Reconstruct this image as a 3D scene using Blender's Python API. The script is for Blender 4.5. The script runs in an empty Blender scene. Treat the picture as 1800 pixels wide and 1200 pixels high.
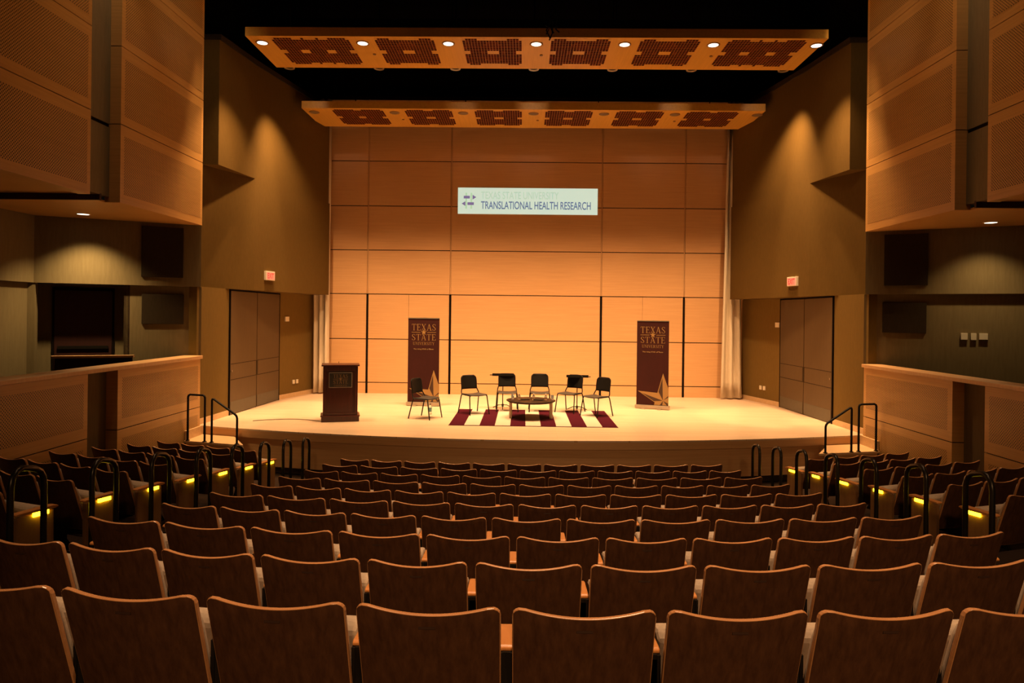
import bpy, bmesh, math, random
from mathutils import Vector, Matrix
PI = math.pi
rnd = random.Random(7)
S = bpy.context.scene
C = S.collection

# ------------------------------------------------------------------ camera
yaw, roll = .0170, .0117
R_ = Vector((math.cos(yaw), math.sin(yaw), 0)); F_ = Vector((-math.sin(yaw), math.cos(yaw), 0)); U_ = Vector((0, 0, 1))
Rc = R_*math.cos(roll) + U_*math.sin(roll); Uc = -R_*math.sin(roll) + U_*math.cos(roll)
cam = bpy.data.objects.new('camera', bpy.data.cameras.new('camera')); C.objects.link(cam)
M = Matrix((Rc, Uc, -F_)).transposed().to_4x4(); M.translation = Vector((-.13, 0, 3.21)); cam.matrix_world = M
cam.data.sensor_width = 36; cam.data.lens = 24; cam.data.shift_y = -47/1800
cam.data.clip_start = .05; cam.data.clip_end = 100
S.camera = cam

# ------------------------------------------------------------------ world, exposure, lights
w = bpy.data.worlds.new('world'); S.world = w; w.use_nodes = True
w.node_tree.nodes['Background'].inputs[0].default_value = (.5, .36, .22, 1)
w.node_tree.nodes['Background'].inputs[1].default_value = .006
S.view_settings.view_transform = 'Standard'; S.view_settings.look = 'None'
S.view_settings.exposure = 0.0; S.view_settings.gamma = 1.0; S.view_settings.use_curve_mapping = False

WARM = (1, .56, .25)
def spot(name, loc, target, power, angle, blend=.5, col=WARM, size=.06):
    l = bpy.data.lights.new(name, 'SPOT'); l.energy = power; l.spot_size = math.radians(angle); l.spot_blend = blend
    l.color = col; l.shadow_soft_size = size
    o = bpy.data.objects.new(name, l); C.objects.link(o); o.location = loc
    o.rotation_euler = (Vector(target)-Vector(loc)).to_track_quat('-Z', 'Y').to_euler()
    return o
LX = (-5.75, -3.62, -1.81, .04, 1.89, 3.74, 5.88)
for i, x in enumerate(LX):
    spot('stage_downlight_front', (x, 14.40, 8.84), (x*.99, 15.0, .85), 1120, 86, .85)
    spot('stage_downlight_back', (x*.99, 15.93, 8.91), (x*.98, 18.4, .85), 1950, 74, .95)
    if i in (0, 2, 3, 5, 6): spot('face_light', (x*.99, 15.95, 8.90), (x*.99, 17.6, 8.56), 22 if i in (0, 3, 5, 6) else 12, 34, 1, (1, .6, .36), .03)
for s in (-1, 1):
    for y, X, p in ((14.5, 6.02, 2000), (16.3, 5.74, 2700), (13.7, 6.20, 1100)):
        spot('wall_washer', (s*X, y, 11.05), (s*(X+.04), y+.02, 6.3), p*1.2, 22.5, .5, (1, .58, .24), .05)
    spot('gallery_downlight', (s*8.25, 12.45, 4.93), (s*8.3, 12.62, 1.5), 420 if s < 0 else 130, 110, 1, (1, .66, .28), .05)
    spot('unseen_side_light', (s*4.0, 8.5, 11.6), (s*7.1, 14.5, 7.6), 420, 26, .8, (1, .66, .38), .1)  # unseen fill spot, added to brighten the near ends of the upper walls
    spot('recess_light', (s*6.55, 10.55, 11.6), (s*6.80, 10.85, 5.5), 330, 34, .8, (1, .74, .50), .08)
    spot('unseen_side_light', (s*5.5, 10.6, 11.2), (s*6.8, 10.9, 5), 190, 60, .8, (1, .58, .26), .1)
    spot('unseen_side_light', (s*5.2, 8.2, 11.2), (s*6.8, 8.4, 4), 90, 60, .8, (1, .58, .26), .1)
for x, p in ((-2.2, 100), (.2, 1150), (2.4, 430)):
    spot('rear_fill_light', (x, -4.5, 6.5), (x*.8+.3, 3.6, 1.2), p, 58, .9, (1, .56, .24), .3)  # unseen fill behind the camera, added to lift the dark seat backs
for (x, y, p) in ((.1, 5.4, 2200), (.5, 9.2, 1800), (-3.4, 8.2, 900), (3.8, 8.2, 900), (.3, 3.2, 2000)):
    spot('house_downlight', (x, y, 11.2), (x, y, 0), p, 50, .9, (1, .60, .33), .12)

# ------------------------------------------------------------------ helpers
def tag(o, label, cat, group=None):
    o['label'] = label; o['category'] = cat
    if group: o['group'] = group
    return o
def empty(name, loc=(0, 0, 0), rz=0):
    o = bpy.data.objects.new(name, None); C.objects.link(o); o.location = loc; o.rotation_euler = (0, 0, rz); o.empty_display_size = .1
    return o
class MB:
    """collects shapes, links them as one mesh object"""
    def __init__(s): s.v = []; s.f = []; s.m = []; s.sm = []
    def add(s, vs, fs, mi=0, smooth=False):
        n = len(s.v); s.v += [tuple(p) for p in vs]
        for f in fs: s.f.append(tuple(n+i for i in f)); s.m.append(mi); s.sm.append(smooth)
        return s
    def box(s, x0, x1, y0, y1, z0, z1, mi=0):
        v = [(x, y, z) for z in (z0, z1) for y in (y0, y1) for x in (x0, x1)]
        return s.add(v, [(0, 2, 3, 1), (4, 5, 7, 6), (0, 1, 5, 4), (2, 6, 7, 3), (0, 4, 6, 2), (1, 3, 7, 5)], mi)
    def quad(s, a, b, c, d, mi=0): return s.add([a, b, c, d], [(0, 1, 2, 3)], mi)
    def prism(s, pts, z0, z1, mi=0):           # plan polygon extruded in z
        n = len(pts); v = [(x, y, z0) for x, y in pts]+[(x, y, z1) for x, y in pts]
        f = [tuple(range(n))[::-1], tuple(range(n, 2*n))]+[(i, (i+1) % n, n+(i+1) % n, n+i) for i in range(n)]
        return s.add(v, f, mi)
    def prismx(s, pts, x0, x1, mi=0):          # (y,z) polygon extruded along x
        n = len(pts); v = [(x0, y, z) for y, z in pts]+[(x1, y, z) for y, z in pts]
        f = [tuple(range(n)), tuple(range(n, 2*n))[::-1]]+[(i, n+i, n+(i+1) % n, (i+1) % n) for i in range(n)]
        return s.add(v, f, mi)
    def cyl(s, c, r, z0, z1, n=20, r2=None, mi=0):
        r2 = r if r2 is None else r2
        v = [(c[0]+r*math.cos(2*PI*i/n), c[1]+r*math.sin(2*PI*i/n), z0) for i in range(n)]+[(c[0]+r2*math.cos(2*PI*i/n), c[1]+r2*math.sin(2*PI*i/n), z1) for i in range(n)]
        s.add(v, [tuple(range(n))[::-1], tuple(range(n, 2*n))], mi)
        return s.add(v, [(i, (i+1) % n, n+(i+1) % n, n+i) for i in range(n)], mi, True)
    def lathe(s, c, prof, n=20, mi=0, caps=True):         # prof (r,z)
        v = []; f = []
        for r, z in prof: v += [(c[0]+r*math.cos(2*PI*i/n), c[1]+r*math.sin(2*PI*i/n), c[2]+z) for i in range(n)]
        for k in range(len(prof)-1):
            f += [(k*n+i, k*n+(i+1) % n, (k+1)*n+(i+1) % n, (k+1)*n+i) for i in range(n)]
        s.add(v, f, mi, True)
        return s.add(v, [tuple(range(n))[::-1], tuple(range((len(prof)-1)*n, len(prof)*n))], mi) if caps else s
    def tube(s, pts, r, n=8, mi=0):
        P = [Vector(p) for p in pts]; v = []; f = []; up = None
        for i, p in enumerate(P):
            d = ((P[min(i+1, len(P)-1)]-p).normalized()+(p-P[max(i-1, 0)]).normalized()).normalized()
            if up is None: up = Vector((0, 0, 1)) if abs(d.z) < .9 else Vector((1, 0, 0))
            a = d.cross(up).normalized(); up = a.cross(d).normalized()
            v += [p+a*r*math.cos(2*PI*k/n)+up*r*math.sin(2*PI*k/n) for k in range(n)]
        for i in range(len(P)-1): f += [(i*n+k, i*n+(k+1) % n, (i+1)*n+(k+1) % n, (i+1)*n+k) for k in range(n)]
        s.add(v, f, mi, True)
        return s.add(v, [tuple(range(n))[::-1], tuple(range((len(P)-1)*n, len(P)*n))], mi)
    def xf(s, mat):
        s.v = [tuple(mat @ Vector(p)) for p in s.v]; return s
    def mesh(s, name, mats):
        me = bpy.data.meshes.new(name); me.from_pydata(s.v, [], s.f)
        for m in (mats if isinstance(mats, (list, tuple)) else [mats]): me.materials.append(m)
        me.polygons.foreach_set('material_index', s.m); me.polygons.foreach_set('use_smooth', s.sm)
        bm = bmesh.new(); bm.from_mesh(me); bmesh.ops.recalc_face_normals(bm, faces=bm.faces); bm.to_mesh(me); bm.free()
        me.update(); return me
    def build(s, name, mats, parent=None, bevel=0, kind=None):
        o = bpy.data.objects.new(name, s.mesh(name, mats)); C.objects.link(o); o.parent = parent
        if bevel:
            b = o.modifiers.new('bevel', 'BEVEL'); b.width = bevel; b.segments = 2; b.limit_method = 'ANGLE'
        if kind: o['kind'] = kind
        return o
def struct(mb, name, mats, **k): return mb.build(name, mats, kind='structure', **k)
def arcpts(c, r, a0, a1, n, plane='yz'):
    return [(c[0]+r*math.cos(a0+(a1-a0)*i/n), c[1]+r*math.sin(a0+(a1-a0)*i/n)) for i in range(n+1)]

# ------------------------------------------------------------------ materials
def nm(name):
    m = bpy.data.materials.new(name); m.use_nodes = True; n = m.node_tree.nodes; return m, n, m.node_tree.links, n['Principled BSDF']
def plain(name, col, rough=.5, metal=0, emit=None, es=1, spec=.5, trans=0, coat=0, bump=0):
    m, n, l, p = nm(name)
    p.inputs['Base Color'].default_value = (*col, 1); p.inputs['Roughness'].default_value = rough; p.inputs['Metallic'].default_value = metal
    p.inputs['Specular IOR Level'].default_value = spec; p.inputs['Transmission Weight'].default_value = trans; p.inputs['Coat Weight'].default_value = coat
    if emit: p.inputs['Emission Color'].default_value = (*emit, 1); p.inputs['Emission Strength'].default_value = es
    # faint procedural variation
    g = n.new('ShaderNodeNewGeometry'); t = n.new('ShaderNodeTexNoise'); t.inputs['Scale'].default_value = 9; t.inputs['Detail'].default_value = 3
    l.new(g.outputs['Position'], t.inputs['Vector'])
    r = n.new('ShaderNodeMapRange'); r.inputs['To Min'].default_value = max(0, rough-.06); r.inputs['To Max'].default_value = min(1, rough+.06)
    l.new(t.outputs['Fac'], r.inputs['Value']); l.new(r.outputs['Result'], p.inputs['Roughness'])
    return m
def grain(name, c1, c2, scale, rough=.4, coord='pos', spec=.4, detail=4, bumps=0, coat=0):
    m, n, l, p = nm(name)
    if coord == 'pos': g = n.new('ShaderNodeNewGeometry').outputs['Position']
    else: g = n.new('ShaderNodeTexCoord').outputs['Object']
    mp = n.new('ShaderNodeMapping'); mp.inputs['Scale'].default_value = scale; l.new(g, mp.inputs['Vector'])
    t = n.new('ShaderNodeTexNoise'); t.inputs['Scale'].default_value = 1; t.inputs['Detail'].default_value = detail; t.inputs['Roughness'].default_value = .65
    l.new(mp.outputs[0], t.inputs['Vector'])
    r = n.new('ShaderNodeValToRGB'); r.color_ramp.elements[0].position = .3; r.color_ramp.elements[1].position = .7
    r.color_ramp.elements[0].color = (*c1, 1); r.color_ramp.elements[1].color = (*c2, 1)
    l.new(t.outputs['Fac'], r.inputs['Fac']); l.new(r.outputs[0], p.inputs['Base Color'])
    p.inputs['Roughness'].default_value = rough; p.inputs['Specular IOR Level'].default_value = spec; p.inputs['Coat Weight'].default_value = coat
    if bumps:
        b = n.new('ShaderNodeBump'); b.inputs['Strength'].default_value = bumps; b.inputs['Distance'].default_value = .002
        l.new(t.outputs['Fac'], b.inputs['Height']); l.new(b.outputs[0], p.inputs['Normal'])
    m['rampnode'] = r.name
    return m
def perforated(name, c1, c2, pitch, rad):
    """wood veneer with a staggered grid of round holes in the y-z plane"""
    m = grain(name, c1, c2, (2, 2, 30), .45); n = m.node_tree.nodes; l = m.node_tree.links; p = n['Principled BSDF']; ramp = n[m['rampnode']]
    g = n.new('ShaderNodeNewGeometry'); sx = n.new('ShaderNodeSeparateXYZ'); l.new(g.outputs['Position'], sx.inputs[0])
    def mt(op, a, b=None):
        q = n.new('ShaderNodeMath'); q.operation = op
        for i, v in enumerate((a, b)):
            if v is None: continue
            if isinstance(v, (int, float)): q.inputs[i].default_value = v
            else: l.new(v, q.inputs[i])
        return q.outputs[0]
    u = mt('MULTIPLY', mt('ADD', sx.outputs[1], sx.outputs[2]), 1/pitch); v = mt('MULTIPLY', mt('SUBTRACT', sx.outputs[1], sx.outputs[2]), 1/pitch)
    du = mt('SUBTRACT', mt('FRACT', u), .5); dv = mt('SUBTRACT', mt('FRACT', v), .5)
    d = mt('SQRT', mt('ADD', mt('MULTIPLY', du, du), mt('MULTIPLY', dv, dv)))
    k = n.new('ShaderNodeMapRange'); k.inputs['From Min'].default_value = rad-.04; k.inputs['From Max'].default_value = rad+.04; l.new(d, k.inputs['Value'])
    x = n.new('ShaderNodeMix'); x.data_type = 'RGBA'; x.inputs[6].default_value = (.012, .007, .004, 1)
    l.new(k.outputs[0], x.inputs[0]); l.new(ramp.outputs[0], x.inputs[7]); l.new(x.outputs[2], p.inputs['Base Color'])
    return m
WA, WB = (.53, .31, .145), (.61, .365, .18)
m_wood = grain('maple_veneer', WA, WB, (.8, .8, 34), .38)
m_woodv = grain('maple_veneer_upright', WA, WB, (26, 26, 1.2), .4)
m_cloud = grain('maple_veneer_ceiling', (.60, .335, .055), (.70, .40, .075), (24, 1.0, 20), .4)
m_box = grain('maple_box_veneer', (.50, .28, .085), (.59, .335, .11), (.8, .8, 34), .38)
m_perf = perforated('perforated_maple', (.48, .27, .08), (.56, .32, .105), .047, .295)
m_step = grain('maple_step', (.60, .40, .21), (.70, .49, .28), (2, 18, 18), .35)
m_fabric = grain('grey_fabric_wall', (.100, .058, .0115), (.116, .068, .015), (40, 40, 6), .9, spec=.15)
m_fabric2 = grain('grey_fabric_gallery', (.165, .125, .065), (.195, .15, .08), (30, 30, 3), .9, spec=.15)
m_fablow_lit = grain('grey_fabric_lit_lower_wall', (.150, .094, .023), (.172, .108, .028), (40, 40, 6), .9, spec=.15)  # same wall fabric, with the stage light put into a brighter colour
m_absorb = grain('charcoal_fabric', (.030, .021, .013), (.038, .027, .017), (40, 40, 8), .95, spec=.1)
m_door = grain('taupe_laminate', (.080, .049, .020), (.095, .058, .024), (30, 30, 3), .45)
m_kick = plain('kick_plate', (.085, .072, .045), .4, .1)
m_black = plain('black_void', (.004, .004, .004), .9, spec=.05)
m_gap = plain('shadow_gap', (.01, .007, .005), .9, spec=.05)
m_maroon = grain('dark_maroon_door', (.030, .008, .007), (.04, .011, .009), (30, 30, 2), .5)
m_metal = plain('black_metal', (.010, .008, .006), .5, 0, spec=.15)
m_rail = plain('bronze_rail', (.030, .024, .017), .30, .7)
m_seat = grain('dark_walnut', (.052, .021, .010), (.098, .041, .019), (36, 36, 1.6), .40, 'obj', spec=.38, bumps=.15)
m_edge = grain('oiled_ply_edge', (.46, .21, .085), (.54, .26, .11), (6, 30, 30), .25, 'obj', spec=.5)
m_arm = grain('cherry_armrest', (.56, .22, .06), (.62, .26, .075), (30, 6, 30), .35, 'obj', spec=.4)
m_uph = grain('beige_upholstery', (.44, .34, .24), (.54, .42, .30), (60, 60, 60), .9, 'obj', spec=.15)
m_endp = grain('end_panel_wood', (.28, .14, .055), (.34, .175, .07), (30, 30, 2), .4, 'obj')
m_carpet = grain('dark_carpet', (.030, .018, .012), (.042, .026, .018), (60, 60, 60), .95, spec=.05)
m_yel = plain('yellow_aisle_light', (1, .8, .1), .5, emit=(1, .72, .01), es=14)
m_lens = plain('lit_lens', (1, .9, .8), .4, emit=(1, .80, .62), es=3.2)
m_lensoff = plain('unlit_lens', (.22, .17, .11), .3)
m_ring = plain('fixture_ring', (.30, .18, .09), .4, .2)
m_gdl = plain('gallery_lens', (1, .9, .7), .4, emit=(1, .85, .6), es=3)
m_curtain = grain('cream_curtain', (.60, .52, .40), (.68, .59, .46), (50, 50, 4), .85, spec=.15)
m_white = plain('white_plate', (.72, .66, .54), .5)
m_mahog = grain('mahogany', (.040, .0075, .0045), (.072, .014, .008), (40, 40, 2.2), .32, 'obj', spec=.5)
m_plaque = plain('black_plaque', (.010, .009, .008), .6)
m_silver = plain('brushed_frame', (.45, .40, .33), .35, .8)
m_gold = plain('gold_print', (.28, .165, .055), .5)
m_goldd = plain('dull_gold_print', (.30, .18, .07), .5)
m_ban = grain('maroon_banner', (.028, .0048, .0040), (.037, .0062, .0050), (3, 3, 2), .75, 'obj', spec=.2)
m_band = plain('umber_print', (.040, .017, .009), .5)
m_blackpl = plain('black_plastic', (.007, .006, .005), .6, spec=.2)
m_greypl = plain('seat_plastic', (.040, .034, .028), .5)
m_rugm = grain('maroon_pile', (.046, .0048, .012), (.060, .0065, .016), (80, 80, 80), .95, spec=.05)
m_rugc = grain('cream_pile', (.50, .42, .34), (.57, .48, .39), (80, 80, 80), .95, spec=.05)
m_glasst = plain('smoked_glass_top', (.022, .012, .007), .4, 0, spec=.12)
m_legw = plain('beige_table_leg', (.55, .40, .26), .4)
m_glass = plain('clear_glass', (.95, .95, .95), .05, trans=.9)
m_teal = plain('teal_label', (.10, .24, .27), .5)
m_exit = plain('exit_face', (.9, .25, .2), .5, emit=(1, .16, .12), es=.7)
m_exitt = plain('exit_letters', (.7, .02, .02), .5, emit=(1, .02, .01), es=.9)
m_redsq = [plain('grille_cell_'+k, c, .8, spec=.1) for k, c in zip('abcd', ((.045, .0055, .003), (.058, .007, .0035), (.085, .011, .005), (.14, .028, .010)))]
m_proj = plain('projected_light', (.4, .4, .4), .6, emit=(.50, .66, .53), es=1.0)
m_projb = plain('projected_blue', (.05, .05, .1), .6, emit=(.10, .145, .27), es=1.0)
m_projp = plain('projected_purple', (.05, .05, .1), .6, emit=(.19, .13, .26), es=1.0)
m_projg = plain('projected_pale', (.3, .3, .3), .6, emit=(.40, .56, .44), es=1.0)
m_projl = plain('projected_leaf', (.3, .3, .3), .6, emit=(.36, .58, .36), es=1.0)
m_cable = plain('dark_cable', (.10, .05, .025), .6)
# stage floor: narrow strips
m_stage, n, l, p = nm('maple_strip_floor')
g = n.new('ShaderNodeNewGeometry'); br = n.new('ShaderNodeTexBrick'); l.new(g.outputs['Position'], br.inputs['Vector'])
br.inputs['Scale'].default_value = 1; br.inputs['Brick Width'].default_value = 1.1; br.inputs['Row Height'].default_value = .07; br.inputs['Mortar Size'].default_value = .0015
br.inputs['Color1'].default_value = (.59, .45, .32, 1); br.inputs['Color2'].default_value = (.66, .515, .385, 1); br.inputs['Mortar'].default_value = (.48, .31, .16, 1)
l.new(br.outputs['Color'], p.inputs['Base Color']); p.inputs['Roughness'].default_value = .33; p.inputs['Specular IOR Level'].default_value = .35

# ------------------------------------------------------------------ writing
def serif(text, height, track=.06, thick=.095):
    """capital letters with serifs as lists of (x,z) polygons; returns polygons and total width"""
    T = thick; h = .04
    def stroke(pts, ws):
        out = []
        for i in range(len(pts)-1):
            a, b = Vector(pts[i]), Vector(pts[i+1]); d = (b-a).normalized(); nn = Vector((-d.y, d.x))
            out.append([tuple(a+nn*ws[i]/2), tuple(b+nn*ws[i+1]/2), tuple(b-nn*ws[i+1]/2), tuple(a-nn*ws[i]/2)])
        return out
    def r(x0, x1, y0, y1): return [(x0, y0), (x1, y0), (x1, y1), (x0, y1)]
    G = {
     'T': (.72, [r(.36-T/2, .36+T/2, 0, 1), r(.03, .69, 1-h, 1), r(.03, .07, .78, 1), r(.65, .69, .78, 1), r(.22, .50, 0, h*.8)]),
     'E': (.66, [r(.12, .12+T, 0, 1), r(.03, .58, 1-h, 1), r(.54, .58, .8, 1), r(.12, .46, .5, .5+h), r(.43, .46, .41, .63), r(.03, .62, 0, h), r(.58, .62, 0, .22)]),
     'X': (.76, [[(.08, 1), (.08+T*1.15, 1), (.68, 0), (.68-T*1.15, 0)], [(.60, 1), (.65, 1), (.14, 0), (.09, 0)], r(.01, .30, 1-h*.8, 1), r(.48, .75, 1-h*.8, 1), r(.01, .24, 0, h*.8), r(.46, .76, 0, h*.8)]),
     'A': (.78, [[(.36, 1), (.41, 1), (.15, 0), (.10, 0)], [(.34, 1), (.42, 1), (.72, 0), (.72-T*1.15, 0)], r(.19, .58, .33, .33+h), r(.01, .25, 0, h*.8), r(.49, .79, 0, h*.8)]),
     'N': (.80, [r(.11, .155, 0, 1), r(.64, .685, 0, 1), [(.08, 1), (.08+T*1.1, 1), (.685, 0), (.64, 0)], r(.0, .20, 1-h*.8, 1), r(.54, .79, 1-h*.8, 1), r(.01, .26, 0, h*.8)]),
     'I': (.34, [r(.17-T/2, .17+T/2, 0, 1), r(.03, .31, 1-h*.8, 1), r(.03, .31, 0, h*.8)]),
     'V': (.76, [[(.07, 1), (.07+T*1.15, 1), (.42, 0), (.37, 0)], [(.63, 1), (.68, 1), (.42, 0), (.37, 0)], r(0, .30, 1-h*.8, 1), r(.51, .77, 1-h*.8, 1)]),
     'Y': (.72, [r(.36-T/2, .36+T/2, 0, .46), [(.05, 1), (.05+T*1.15, 1), (.36+T/2, .44), (.36-T/2, .44)], [(.60, 1), (.65, 1), (.42, .44), (.36, .44)], r(0, .27, 1-h*.8, 1), r(.49, .73, 1-h*.8, 1), r(.22, .50, 0, h*.8)]),
     ' ': (.35, [])}
    def rot(c, rx, ry, a0, a1, k=8): return [(c[0]+rx*math.cos(math.radians(a0+(a1-a0)*i/k)), c[1]+ry*math.sin(math.radians(a0+(a1-a0)*i/k))) for i in range(k+1)]
    sp = rot((.31, .74), .20, .235, 30, 190)+rot((.31, .26), .22, .235, 10, -160)
    n1 = len(sp); G['S'] = (.62, stroke(sp, [h+(T-h)*max(0, 1-abs(i/(n1-1)-.5)*3.2) for i in range(n1)])+[r(.49, .52, .72, .97), r(.07, .10, .03, .28)])
    up = [(.12+T/2, 1)]+[(.12+T/2, .32)]+rot((.39, .30), .39-.12-T/2, .27, 180, 360)+[(.66-T/2, 1)]
    G['U'] = (.80, stroke(up, [T, T]+[T-(T-h)*i/8 for i in range(9)]+[h])+[r(.02, .32, 1-h*.8, 1), r(.49, .77, 1-h*.8, 1)])
    rp = [(.14, .975)]+rot((.34, .745), .21, .23, 90, -90)+[(.14, .515)]
    G['R'] = (.76, [r(.12, .12+T, 0, 1), r(.02, .34, 1-h*.8, 1), r(.02, .34, 0, h*.8), [(.30, .53), (.30+T*1.2, .53), (.74, 0), (.74-T*1.2, 0)]]+stroke(rp, [h]+[h+(T-h)*math.sin(PI*i/8) for i in range(9)]+[h]))
    x = 0; out = []
    for ch in text:
        wd, ps = G[ch]
        for q in ps: out.append([((x+a)*height, b*height) for a, b in q])
        x += wd+track
    return out, (x-track)*height
def put_serif(mb, text, x0, x1, z0, z1, y, mi=0):
    ps, wd = serif(text, 1.0)
    for q in ps:
        v = [(x0+(x1-x0)*a/wd, y, z0+(z1-z0)*b) for a, b in q]
        mb.add(v, [tuple(range(len(v)))], mi)
def sans(name, text, x0, x1, z0, z1, y, mat, parent, mat4=None):
    cu = bpy.data.curves.new(name, 'FONT'); cu.body = text; cu.extrude = 0; cu.offset = .012
    o = bpy.data.objects.new(name, cu); me = bpy.data.meshes.new_from_object(o); bpy.data.objects.remove(o)
    xs = [v.co.x for v in me.vertices]; zs = [v.co.y for v in me.vertices]
    a0, a1, b0, b1 = min(xs), max(xs), min(zs), max(zs)
    for v in me.vertices: v.co = Vector((x0+(v.co.x-a0)/(a1-a0)*(x1-x0), y, z0+(v.co.y-b0)/(b1-b0)*(z1-z0)))
    if mat4: me.transform(mat4)
    me.materials.clear(); me.materials.append(mat); me.name = name
    ob = bpy.data.objects.new(name, me); C.objects.link(ob); ob.parent = parent; return ob
def star(cx, cz, r, k=5, a0=90, inner=.40):
    out = []
    for i in range(2*k):
        a = math.radians(a0+i*180/k); q = r if i % 2 == 0 else r*inner
        out.append((cx+q*math.cos(a), cz+q*math.sin(a)))
    return out
def clip(poly, x0, x1, z0, z1):
    for ax, lim, sg in ((0, x0, 1), (0, x1, -1), (1, z0, 1), (1, z1, -1)):
        out = []
        for i in range(len(poly)):
            a, b = poly[i-1], poly[i]; ia = (a[ax]-lim)*sg >= 0; ib = (b[ax]-lim)*sg >= 0
            if ia != ib:
                t = (lim-a[ax])/(b[ax]-a[ax]); out.append((a[0]+t*(b[0]-a[0]), a[1]+t*(b[1]-a[1])))
            if ib: out.append(b)
        poly = out
        if not poly: break
    return poly
def emblem(mb, cx, zt, wd, y, mi=0):
    """the lettering block used on the plaque and the banners: cx centre, zt top, wd width"""
    put_serif(mb, 'TEXAS', cx-wd/2, cx+wd/2, zt-.26*wd, zt, y, mi)
    put_serif(mb, 'STATE', cx-wd/2, cx+wd/2, zt-.66*wd, zt-.41*wd, y, mi)
    put_serif(mb, 'UNIVERSITY', cx-wd*.44, cx+wd*.44, zt-.85*wd, zt-.73*wd, y, mi)
    zc = zt-.335*wd
    for a, b in ((-.5, -.14), (.14, .5)): mb.quad((cx+a*wd, y, zc-.009*wd), (cx+b*wd, y, zc-.009*wd), (cx+b*wd, y, zc+.009*wd), (cx+a*wd, y, zc+.009*wd), mi)
    st = star(cx, zc, .13*wd, inner=.36); mb.add([(a, y-.001, b) for a, b in st], [tuple(range(10))], mi)

# ================================================================== ROOM SHELL
SZ = .85
def arcY(k, x):                                   # seat line of middle-block row k (0 nearest)
    kap = .062-.022*k/9; return 2.489+.923*k+.5*kap*x*x
def rowZ(k): return 3.21-(1.0665+.176*k-.0037*k*k)-.856
def sideY(k, X): return 11.02-.905*k+.36*(X-4.45)
def sideZ(k): return .10+.123*k
fl = MB()
NX = 16
for k in range(-3, 10):                            # middle terraces, aisles included
    kk = k; z = rowZ(k)
    for i in range(NX):
        xa = -4.34+8.68*i/NX; xb = -4.34+8.68*(i+1)/NX
        ya0, ya1 = arcY(k, xa)-.16, arcY(k+1, xa)-.16 if k < 9 else 14.3
        yb0, yb1 = arcY(k, xb)-.16, arcY(k+1, xb)-.16 if k < 9 else 14.3
        fl.prism([(xa, ya0), (xb, yb0), (xb, yb1), (xa, ya1)], -.3, z)
for s in (-1, 1):
    for k in range(-1, 11):
        a0, a1 = sideY(k, 4.34)-.16, sideY(k-1, 4.34)-.16
        b0, b1 = sideY(k, 6.75)-.16, sideY(k-1, 6.75)-.16
        if k == 0: a1, b1 = a0+.93, b0+.93
        if k == -1: a0, b0, a1, b1 = a1-.93+.93*0+a0*0+sideY(0, 4.34)-.16+.93-(a1-.93), 0, 0, 0; continue
        P = [(s*4.34, a0), (s*6.75, b0), (s*6.75, b1), (s*4.34, a1)]
        fl.prism(P if s > 0 else P[::-1], -.3, sideZ(k))
fl.box(-6.75, 6.75, 11.5, 14.4, -.3, -.02)
struct(fl, 'floor', m_carpet)

# ---- stage
stage = empty('stage', (0, 16, 0)); tag(stage, 'raised maple stage with curved front edge below the panelled back wall', 'stage')
def lipY(x): return 12.86+x*x/2/20.2
N = 40
xs = [-6.85+13.7*i/N for i in range(N+1)]
deck = MB(); fas = MB(); skirt = MB()
top = [(x, lipY(x)) for x in xs]+[(6.86, 15.4), (6.76, 18.24), (6.26, 20.05), (-6.26, 20.05), (-6.76, 18.24), (-6.86, 15.4)]
deck.prism([(x, y-16) for x, y in top], SZ-.03, SZ)
deck.build('stage_deck', m_stage, stage)
for i in range(N):
    xa, xb = xs[i], xs[i+1]
    fas.prism([(xa, lipY(xa)-16), (xb, lipY(xb)-16), (xb, lipY(xb)-16+.25), (xa, lipY(xa)-16+.25)], SZ-.17, SZ-.03)
    q = .06
    skirt.prism([(xa, lipY(xa)-16+q), (xb, lipY(xb)-16+q), (xb, lipY(xb)-16+.24), (xa, lipY(xa)-16+.24)], .12, SZ-.17)
    skirt.prism([(xa, lipY(xa)-16+q+.03), (xb, lipY(xb)-16+q+.03), (xb, lipY(xb)-16+.24), (xa, lipY(xa)-16+.24)], 0, .12, 1)
fas.build('stage_nosing', m_wood, stage); skirt.build('stage_front', [m_wood, m_carpet], stage)

# ---- back wall of maple panels
bw = MB(); g = .012
bw.box(-6.6, 6.6, 20.09, 20.3, .85, 9.6, 1)
XS = [-6.3, -4.74, -2.295, 2.135, 4.555, 6.3]; ZS = [.85, 1.17, 2.45, 3.775, 5.07, 6.37, 7.69, 9.5]
for i in range(5):
    for j in range(7):
        gx0 = .035 if j < 3 and i > 0 else .02; gx1 = .035 if j < 3 and i < 4 else .02
        x0, x1 = XS[i]+gx0, XS[i+1]-gx1
        cols = [(x0, x1)]
        if i in (1, 3) and j < 3: mid = (x0+x1)/2; cols = [(x0, mid-.003), (mid+.003, x1)]
        for a, b in cols: bw.box(a, b, 20.05, 20.09, ZS[j]+(.0 if j == 0 else g), ZS[j+1]-g)
struct(bw, 'wall_back', [m_wood, m_gap])
for j, x in enumerate(XS[1:5]):                    # the upper joints show a thin batten
    struct(MB().box(x-.012, x+.012, 20.06, 20.09, 3.79, 9.5), 'trim_%d' % (j+1), m_woodv)

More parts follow.
